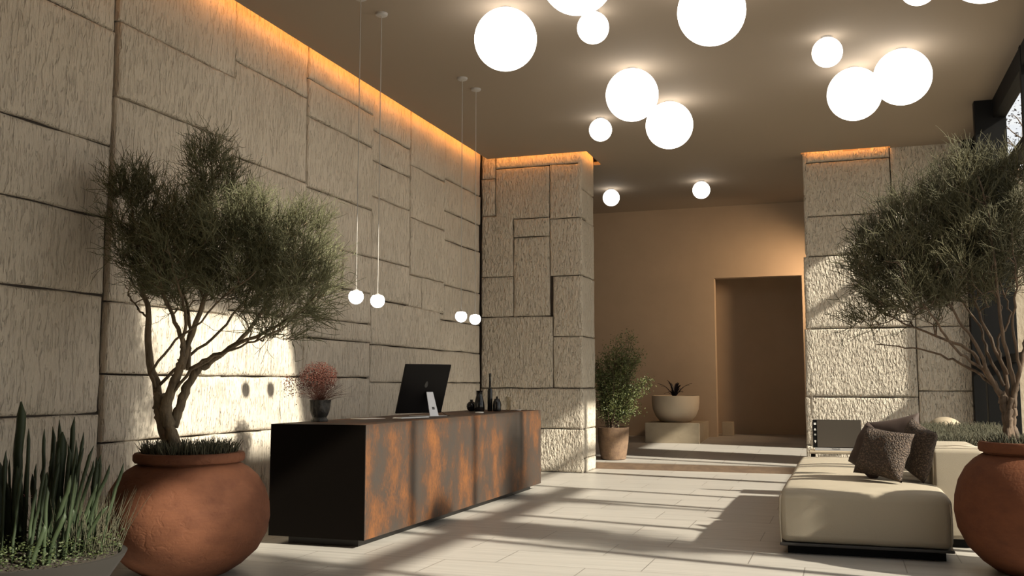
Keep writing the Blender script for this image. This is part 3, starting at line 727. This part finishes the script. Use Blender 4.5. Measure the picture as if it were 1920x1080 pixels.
# right tree in its jar
PRX, PRY = 1.37, 8.50
rt_ = thing('potted_tree', 'terracotta jar with a twisted many-stemmed tree at the sofa side by the windows', 'potted tree', (PRX, PRY, 0))
urn(rt_, .95, 1.085, 'terracotta_shaded')
def B(x, y, dy=0): return np.array([1.21+(x-1895)*.00390-PRX, dy, 1.005+(820-y)*.00432])
grass_ring(rt_, 0, 0, .93, .04, .34, 1000, .15, 'grass_dark', seed=4, rad=.005)
trunk = [([B(1893, 852), B(1892, 800), B(1888, 760), B(1882, 735)], .052, .036), ([B(1912, 852, .03), B(1902, 800, .03), B(1903, 760, .03), B(1910, 720, .03)], .042, .028),
         ([B(1880, 850, -.03), B(1890, 800, -.03), B(1893, 770, -.03), B(1898, 740, -.03)], .036, .024)]
limbs = [([B(1884, 745), B(1870, 715), B(1850, 690), B(1830, 655), B(1790, 640), B(1730, 612), B(1670, 585)], .030, .005),
         ([B(1884, 740), B(1862, 700, -.05), B(1835, 640, -.08), B(1800, 590, -.1), B(1770, 520, -.12)], .026, .006),
         ([B(1893, 760), B(1893, 700, .05), B(1872, 640, .1), B(1845, 560, .12), B(1835, 460, .15)], .026, .006),
         ([B(1905, 760, .03), B(1900, 690, -.05), B(1885, 630, -.1), B(1880, 560, -.15), B(1870, 440, -.2), B(1855, 340, -.2)], .026, .006),
         ([B(1908, 730, .03), B(1925, 670, .05), B(1940, 600, .1), B(1945, 500, .12)], .024, .006),
         ([B(1870, 720), B(1830, 690, .05), B(1780, 665, .1), B(1720, 648, .15), B(1650, 640, .15)], .018, .004),
         ([B(1898, 750, -.03), B(1915, 690, -.08), B(1905, 620, -.14), B(1910, 540, -.2), B(1905, 440, -.25)], .02, .005),
         ([B(1888, 720, .02), B(1865, 660, .12), B(1850, 600, .2), B(1800, 530, .28), B(1740, 470, .3)], .018, .005),
         ([B(1850, 690, 0), B(1800, 655, -.12), B(1760, 600, -.2), B(1715, 540, -.26), B(1690, 480, -.3)], .016, .004),
         ([B(1895, 700, 0), B(1880, 640, 0), B(1905, 590, 0), B(1890, 520, .05)], .016, .005)]
K = .0042
def DL(x, y, rx, ry, dy=0, rd=.3): return (tuple(B(x, y, dy)), (rx*K, rd, ry*K))
clumps = [DL(1700, 470, 75, 70, 0, .34), DL(1640, 500, 36, 60), DL(1752, 425, 80, 70, .05, .34), DL(1805, 372, 55, 52), DL(1850, 330, 42, 42, 0, .2), DL(1850, 430, 80, 80, 0, .36), DL(1640, 598, 45, 18, .05, .2),
          DL(1720, 560, 95, 48, 0, .34), DL(1800, 520, 85, 66, 0, .36), DL(1890, 480, 52, 105, 0, .34), DL(1945, 420, 60, 105, 0, .3), DL(1905, 335, 28, 42, 0, .16)]
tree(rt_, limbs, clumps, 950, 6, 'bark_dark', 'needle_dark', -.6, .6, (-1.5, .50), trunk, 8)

# ================================================================== CACTUS BOWL
cb = thing('cactus_planter', 'low grey bowl of slender dark green cactus stems at the front corner by the jar', 'planter', (-5.03, 4.97, .0))
MB().lathe([(.30, 0), (.34, .01), (.50, .15), (.62, .33), (.635, .36), (.60, .36), (.58, .335)], n=64, cap1=True).build('bowl', 'bowl_dark', cb, smooth=True)
MB().lathe([(.59, .337), (.001, .37)], n=40, cap0=False, cap1=False).build('soil', 'soil', cb)
g = np.random.default_rng(21)
def cactus(x, y, h, r, lean=(0, 0), sides=12, tip=.5):
    n = 12; t = np.linspace(0, 1, n)
    pts = np.stack([x+lean[0]*t**1.3, y+lean[1]*t**1.3, .33+h*t], 1)
    pts[1:-1, :2] += np.cumsum(g.normal(0, .0025, (n-2, 2)), axis=0)
    rr = r*np.where(t < .85, 1-.12*(1-t), np.sqrt(np.clip(1-((t-.85)/.155)**2, .0, 1))); rr[-1] = r*.12
    Tubes().add(pts, rr, sides, ribs=.10).build('cactus_stem', 'cactus', cb)
cactus(-.37, .30, 1.0, .030, (.0, .0))                           # the tall one
cactus(-.52, .30, .60, .030, (-.03, 0)); cactus(-.54, .15, .45, .02, (-.06, 0))
cactus(.02, .26, .80, .034, (.02, 0)); cactus(-.02, .30, .88, .012, (-.01, .0)); cactus(.08, .30, .90, .015, (.02, .0))
for k in range(90):
    x = g.uniform(-.5, .40); y = g.uniform(-.30, .36)
    if x*x+y*y > .28: continue
    h = g.uniform(.3, .82)*(1.05-.5*abs(x+.05)); cactus(x, y, h, g.uniform(.009, .018), ((x+.08)*g.uniform(.0, .35), g.normal(0, .02)), 8)
for x, h, lx in ((.16, .70, .10), (.20, .62, .14), (.24, .72, .16), (.28, .60, .2), (.30, .48, .16), (.14, .8, .06), (.33, .34, .2)): cactus(x, g.uniform(.1, .3), h, .013, (lx, .02), 8)
n = 4200; a = g.uniform(0, 2*pi, n); r = .60*np.sqrt(g.uniform(0, 1, n)); hh = g.uniform(0, 1, n)**1.4*.13+.01
c_ = np.stack([r*np.cos(a), r*np.sin(a), .35+hh], 1); sz = g.uniform(.006, .012, n)
def leaves(c_, sz, g, asp=.55, up=.3):
    n = len(c_); d = g.normal(0, 1, (n, 3)); d[:, 2] = np.abs(d[:, 2])*up; d /= np.linalg.norm(d, axis=1, keepdims=True)
    nn = g.normal(0, 1, (n, 3)); s = np.cross(d, nn); s /= np.linalg.norm(s, axis=1, keepdims=True)+1e-6; up_ = np.cross(s, d)
    L = sz[:, None]
    V = np.stack([c_, c_+d*L+s*L*asp+up_*L*.18, c_+d*L*2.1, c_+d*L-s*L*asp+up_*L*.18], 1).reshape(-1, 3)
    F = np.arange(n)[:, None]*4+np.array([[0, 1, 2, 3]])
    F3 = np.vstack([np.arange(n)[:, None]*4+np.array([[0, 1, 2]]), np.arange(n)[:, None]*4+np.array([[0, 2, 3]])])
    return V, F3
V, F = leaves(c_, sz, g); np_mesh('groundcover', V, F, 'groundcover', cb)
grass_ring(cb, .22, .28, .345, .0, .26, 260, .46, 'grass_dark', 'grass_blades', 9, .0022)
c_ = np.array([[-.42, .26, .72], [-.425, .25, .70], [-.415, .25, .74]]+[[x, g.uniform(.1, .25), .70+g.uniform(-.02, .03)] for x in np.linspace(-.12, .14, 12)]); V, F = leaves(np.repeat(c_, 3, 0)+g.normal(0, .008, (len(c_)*3, 3)), np.full(len(c_)*3, .009), g); np_mesh('blossoms', V, F, 'blossom', cb)

# ================================================================== BACK OF THE HALL
bp = thing('potted_bush', 'leafy green bush in a tapered brown pot beside the stone pier', 'potted plant', (-3.90, 16.87, FZ(16.87)-.004))
MB().lathe([(.20, 0), (.22, .01), (.265, .30), (.275, .545), (.28, .56), (.255, .56), (.25, .50)], n=48, cap1=True).build('pot', 'brown_pot', bp, smooth=True)
MB().lathe([(.25, .505), (.001, .52)], n=24, cap0=False, cap1=False).build('soil', 'soil', bp)
g = np.random.default_rng(31); tb = Tubes()
bc = [((0.02, 0, 1.35), (.40, .32, .44)), ((.10, 0, 1.75), (.34, .28, .24)), ((.22, 0, 2.02), (.20, .18, .20)), ((.30, 0, 2.25), (.09, .09, .14)), ((-.05, 0, 1.0), (.30, .26, .24)), ((.42, -.05, 1.75), (.20, .16, .14)), ((.50, -.05, 1.36), (.26, .15, .07)), ((.42, -.05, 1.22), (.26, .15, .06)), ((.36, -.05, .92), (.24, .12, .08)), ((.20, -.05, .80), (.20, .14, .08)), ((-.25, 0, 1.5), (.12, .2, .3))]
cs = []; ss = []
wv = np.array([b_[0]*b_[1]*b_[2] for _, b_ in bc])**.7; wv /= wv.sum()
for k in range(150):
    ci = g.choice(len(bc), p=wv); p = g.normal(0, 1, 3); p /= np.linalg.norm(p); p *= g.uniform(.2, 1)**.5
    e1 = np.array(bc[ci][0])+p*np.array(bc[ci][1]); e0 = np.array([g.normal(0, .04), g.normal(0, .04), .5])
    s = spline([e0, e0+(e1-e0)*.45+np.array([-(e1-e0)[0]*.12, 0, .08])+g.normal(0, .02, 3), e1], 9); tb.add(s, np.linspace(.009, .0025, 9), 5, cap=False)
    for t_ in range(120):
        q = s[g.integers(4, 9)]+g.normal(0, .06, 3); cs.append(q); ss.append(g.uniform(.011, .023))
tb.build('stems', 'bark_dark', bp); V, F = leaves(np.array(cs), np.array(ss), g, up=.8); np_mesh('foliage', V, F, 'leaf', bp)

o = MB().box(-3.90, -2.80, 19.75, YB-.02, FZ(19.75)-.002, .665).build('plinth_block', 'plinth', bevel=.008, seg=2); tag(o, 'low sandy stone plinth block against the warm plaster wall', 'plinth')
bw = thing('bowl_planter', 'cream rounded bowl planter with a small dark plant, on the stone plinth', 'planter', (-3.36, 20.30, .665))
MB().lathe([(.27, 0), (.33, .02), (.41, .12), (.47, .26), (.49, .40), (.49, .54), (.475, .545), (.465, .53), (.46, .45)], n=64, cap1=True).build('bowl', 'cream', bw, smooth=True)
MB().lathe([(.46, .47), (.001, .48)], n=24, cap0=False, cap1=False).build('soil', 'soil', bw)
V = []; F = []; g = np.random.default_rng(41)
for k in range(26):
    a = g.uniform(0, 2*pi); L = g.uniform(.2, .42); el = g.uniform(1.0, 1.5); n = 9; t = np.linspace(0, 1, n)
    hx = np.cos(a)*np.cos(el)*L*t*1.4+np.cos(a)*.09*t**2; hy = np.sin(a)*np.cos(el)*L*t+np.sin(a)*.06*t**2; hz = .48+math.sin(el)*L*1.35*t-.15*t**3
    wv_ = .022*np.sin(np.clip(t*.95+.05, 0, 1)*pi)**.7; sx, sy = -math.sin(a), math.cos(a); b0 = len(V)
    for i in range(n): V += [(hx[i]-.02+sx*wv_[i], hy[i]+sy*wv_[i], hz[i]), (hx[i]-.02, hy[i], hz[i]-.006), (hx[i]-.02-sx*wv_[i], hy[i]-sy*wv_[i], hz[i])]
    for i in range(n-1): F += [(b0+3*i, b0+3*i+1, b0+3*i+4, b0+3*i+3), (b0+3*i+1, b0+3*i+2, b0+3*i+5, b0+3*i+4)]
np_mesh('leaves', np.array(V), np.array(F), 'dark_leaf', bw)
o = MB().box(-2.60, -2.36, YB+.62, YB+.86, S2, S2+.30).build('stone_stool', 'plinth', bevel=.008, seg=2); tag(o, 'small square stone block just inside the dark doorway', 'stool')

# ================================================================== SOFA
sf = thing('sofa', 'wide low beige upholstered sofa with a block backrest, facing the desk', 'sofa', (0, 0, 0))
SX0, SX1, SY0, SYM, SY1 = -.575, .79, 8.76, 10.55, 13.0
MB().box(SX0+.06, .74, SY0+.09, SY1-.06, 0, .075).box(.74, 1.10, 9.62, 10.7, 0, .075).build('base', 'frame_black', sf)
o = MB().box(SX0+.0, .80, SY0, SY1, .075, .098).build('frame_rail', 'charcoal', sf, bevel=.004, seg=1)
for (a, b_, sd_) in ((SY0, SYM, 1), (SYM, SY1, 2)):
    o = weld(rounded_box(SX1-SX0, b_-a-.004, .43, .065, crown=.05, bulge=.012, n=16, wob=.006, seed=sd_).build('seat', 'fabric', sf)); o.location = ((SX0+SX1)/2, (a+b_)/2, .098)
o = weld(rounded_box(.44, 1.20, .80, .045, crown=.012, bulge=.01, n=12).build('backrest', 'fabric', sf)); o.location = (.93, 10.16, .075)
# piping along the cushion edges
xa, xb = SX0-.004, SX1+.004
Tubes().add([(SX0+.012, SY0+.012, .10), (SX0+.006, SY0+.006, .30), (SX0+.012, SY0+.012, .47), (SX0+.02, SY0+.03, .505)], .006, 6).build('piping', 'piping', sf)
Tubes().add([(SX1-.012, SY0+.012, .10), (SX1-.004, SY0+.006, .30), (SX1-.012, SY0+.012, .47)], .005, 6).build('piping', 'piping', sf)
Tubes().add([(.725, 9.572, .45), (.722, 9.567, .7), (.725, 9.572, .86), (.74, 9.585, .89), (.93, 9.585, .905), (1.12, 9.585, .89)], .006, 6).build('piping', 'piping', sf)

def pillow(name, w_, h_, t_, loc, rot, m, label, seed):
    n = 22; V = []; F = []; u = np.linspace(-1, 1, n)
    for sg in (1, -1):
        b0 = len(V)
        for i in range(n):
            for j in range(n):
                a, b_ = u[i], u[j]; th = t_*.5*(max(0, 1-a**4)*max(0, 1-b_**4))**.55*(1+.18*mnoise.noise(Vector((a*1.6+seed, b_*1.6, seed))))
                x = a*w_/2*(1-.07*(1-b_*b_)); z = b_*h_/2*(1-.07*(1-a*a))
                V.append((x+.012*mnoise.noise(Vector((b_*2, seed, 0))), sg*th+.02*mnoise.noise(Vector((a*1.2, b_*1.2, seed*2))), z+h_/2))
        fs = [(b0+i*n+j, b0+(i+1)*n+j, b0+(i+1)*n+j+1, b0+i*n+j+1) for i in range(n-1) for j in range(n-1)]
        F += fs if sg < 0 else [f[::-1] for f in fs]
    o = np_mesh(name, np.array(V), np.array(F), m); weld(o, .0006); o.location = loc; o.rotation_euler = rot
    return tag(o, label, 'cushion')
R_ = math.radians
pillow('cushion', .46, .46, .20, (.24, 9.38, .615), (R_(-22), R_(8), R_(-28)), 'cushion_weave', 'front brown cushion with a pebbly woven face, leaning in the middle of the pile', 1)
pillow('cushion', .44, .44, .17, (.11, 9.84, .625), (R_(-16), R_(22), R_(-58)), 'cushion_dark', 'plain dark brown cushion at the outer side of the pile, behind the woven one', 2)
pillow('cushion', .52, .52, .18, (.50, 10.30, .62), (R_(-12), R_(-12), R_(-20)), 'cushion_dark', 'plain dark brown cushion with a raised pointed corner at the back of the pile', 3)
pillow('cushion', .48, .48, .18, (.545, 9.72, .62), (R_(-10), R_(14), R_(-68)), 'cushion_weave', 'pebbly dark brown cushion pressed against the beige backrest block', 4)

# --- low side table and display behind the sofa
tb_ = thing('side_table', 'low dark side table behind the far end of the sofa, carrying a display', 'side table', (-.13, 13.45, 0))
MB().box(-.34, .36, -.24, .24, .555, .585).build('top', 'plinth', tb_, bevel=.004, seg=1)
for sx in (-1, 1):
    for sy in (-1, 1): MB().box(.01+sx*.31-.02, .01+sx*.31+.02, sy*.2-.02, sy*.2+.02, 0, .555).build('leg', 'frame_black', tb_)
dp = thing('display_screen', 'small flat display with a black icon strip, on the table behind the sofa', 'screen', (-.12, 13.42, .585))
MB().box(-.305, .295, -.012, .025, .035, .400).build('housing', 'frame_black', dp, bevel=.004, seg=1)
MB().box(-.25, .292, -.0155, -.012, .045, .396).build('screen', 'screen_glow', dp)
MB().box(-.285, .295, -.05, .06, 0, .012).build('foot', 'silver', dp, bevel=.003, seg=1)
MB().box(-.285, .30, -.022, .02, .012, .036).build('bottom_bar', 'silver', dp, bevel=.003, seg=1)
for z, sh_ in ((.345, 0), (.275, 1), (.205, 2), (.115, 3)):
    i_ = MB()
    if sh_ == 0: i_.box(-.289, -.262, -.0150, -.012, z-.014, z+.014)
    elif sh_ == 1: i_.box(-.289, -.262, -.0150, -.012, z-.016, z-.004); i_.box(-.283, -.268, -.0150, -.012, z-.004, z+.012)
    elif sh_ == 2: i_.box(-.288, -.264, -.0150, -.012, z+.004, z+.010); i_.box(-.288, -.264, -.0150, -.012, z-.008, z-.002)
    else: i_.box(-.286, -.266, -.0150, -.012, z-.004, z+.016); i_.box(-.280, -.271, -.0150, -.012, z-.016, z-.004)
    i_.build('icon', 'white', dp)
cu = bpy.data.curves.new('lettering', 'FONT'); cu.body = 'TXCLUM'; cu.size = .026; cu.extrude = .0006
to = bpy.data.objects.new('lettering_tmp', cu); COL.objects.link(to); bpy.context.view_layer.update()
me = bpy.data.meshes.new_from_object(to.evaluated_get(bpy.context.evaluated_depsgraph_get())); bpy.data.objects.remove(to)
lo = link_mesh('lettering', me, 'screen', dp); lo.location = (-.075, -.0232, .0155); lo.rotation_euler = (pi/2, 0, 0)

# --- grass planter under the window
gp = thing('grass_planter', 'long raised planter of dark bristly grass under the window behind the sofa', 'planter', (1.42, 13.2, 0))
MB().box(-.54, .50, -2.3, 2.3, 0, .70).build('box', 'charcoal', gp, bevel=.01, seg=1)
MB().box(-.50, .46, -2.26, 2.26, .70, .715).build('soil', 'soil', gp)
g = np.random.default_rng(51); n = 6500
p = np.stack([g.uniform(-.53, .48, n), g.uniform(-2.28, 2.28, n), np.full(n, .70)], 1); d_ = np.stack([g.normal(0, .28, n), g.normal(0, .28, n), np.ones(n)], 1); L = g.uniform(.1, .22, n)*(1+.25*np.sin(p[:, 1]*2.1))
P = np.stack([p, p+d_*L[:, None]*.5, p+d_*L[:, None]+g.normal(0, .02, (n, 3))*[1, 1, 0]], 1); V, F = strands(P, np.broadcast_to(np.array([.006, .0048, .0014]), (n, 3)).copy(), 4)
np_mesh('grass', V, F, 'grass_dark', gp)
o = MB().sphere(.24, n=32, sq=.8).build('pale_stone', 'plinth', smooth=True); o.location = (1.30, 14.9, .80); tag(o, 'pale smooth boulder half hidden in the bristly grass planter', 'stone')

# --- warm wall washer tucked behind the right pier, lighting the back wall
wl_ = bpy.data.lights.new('wall_washer', 'SPOT'); wl_.energy = 420; wl_.color = (1, .68, .41); wl_.spot_size = math.radians(100); wl_.spot_blend = 1; wl_.shadow_soft_size = .15
wo_ = bpy.data.objects.new('wall_washer', wl_); COL.objects.link(wo_); wo_.location = (.62, 20.0, 3.8)
wo_.rotation_euler = (Vector((-2.3, 21.2, 3.0))-wo_.location).to_track_quat('-Z', 'Y').to_euler()

# --- unseen garden trees added beside the glazing; their crowns soften the sun that comes in
def garden(loc, h, crown, n, label, seed):
    t = thing('garden_tree', label, 'tree', loc, 0, 'unseen added garden trees beside the glazed side'); g = np.random.default_rng(seed)
    Tubes().add(spline([(0, 0, 0), (.08, 0, h*.35), (-.05, .05, h*.7), (0, 0, h)], 16), np.linspace(.10, .03, 16), 8).build('trunk', 'bark_dark', t)
    tb = Tubes(); cs = []
    for k in range(60):
        p = g.normal(0, 1, 3); p /= np.linalg.norm(p); e1 = np.array([0, 0, h])+p*crown*g.uniform(.4, 1); e0 = np.array([0, 0, h*g.uniform(.7, 1)])
        s = spline([e0, (e0+e1)/2+[0, 0, .08], e1], 7); tb.add(s, np.linspace(.014, .005, 7), 5, cap=False)
        for q in range(n//60): cs.append(s[g.integers(2, 7)]+g.normal(0, .12, 3))
    tb.build('branches', 'bark_dark', t); V, F = leaves(np.array(cs), g.uniform(.03, .05, len(cs)), g); np_mesh('foliage', V, F, 'leaf', t)
garden((4.6, 10.1, -.05), 5.9, np.array([.8, .75, .8]), 1500, 'unseen garden tree added outside the glass to shade the far half of the desk', 71)
garden((4.6, 4.7, -.05), 6.0, np.array([.95, .8, .95]), 4800, 'unseen garden tree added outside the glass to shade the near terracotta jar', 72)
garden((4.4, 7.6, -.05), 4.2, np.array([.8, .9, .6]), 1200, 'low unseen garden tree added outside the glass level with the near desk end', 73)

# --- loose leafed tree outside the glass
ot = thing('garden_tree', 'thin sparse tree outside the window against the cloudy sky', 'tree', (3.3, 19.7, -.05))
g = np.random.default_rng(61); tb = Tubes(); tb.add(spline([(0, 0, 0), (.05, 0, 2), (-.05, 0, 4), (0, .1, 6.6)], 20), np.linspace(.09, .02, 20), 8); tb.build('trunk', 'bark_dark', ot)
tb = Tubes(); cs = []
for k in range(70):
    z0 = g.uniform(3.2, 6.2); a = g.uniform(0, 2*pi); L = g.uniform(.5, 1.3)
    s = spline([(0, 0, z0), (math.cos(a)*L*.5, math.sin(a)*L*.5, z0+.25*L+.1*g.normal()), (math.cos(a)*L, math.sin(a)*L, z0+.55*L)], 8); tb.add(s, np.linspace(.014, .004, 8), 5, cap=False)
    for q in range(34): cs.append(s[g.integers(2, 8)]+g.normal(0, .09, 3))
tb.build('branches', 'bark_dark', ot); V, F = leaves(np.array(cs), g.uniform(.02, .036, len(cs)), g); np_mesh('foliage', V, F, 'dark_leaf', ot)
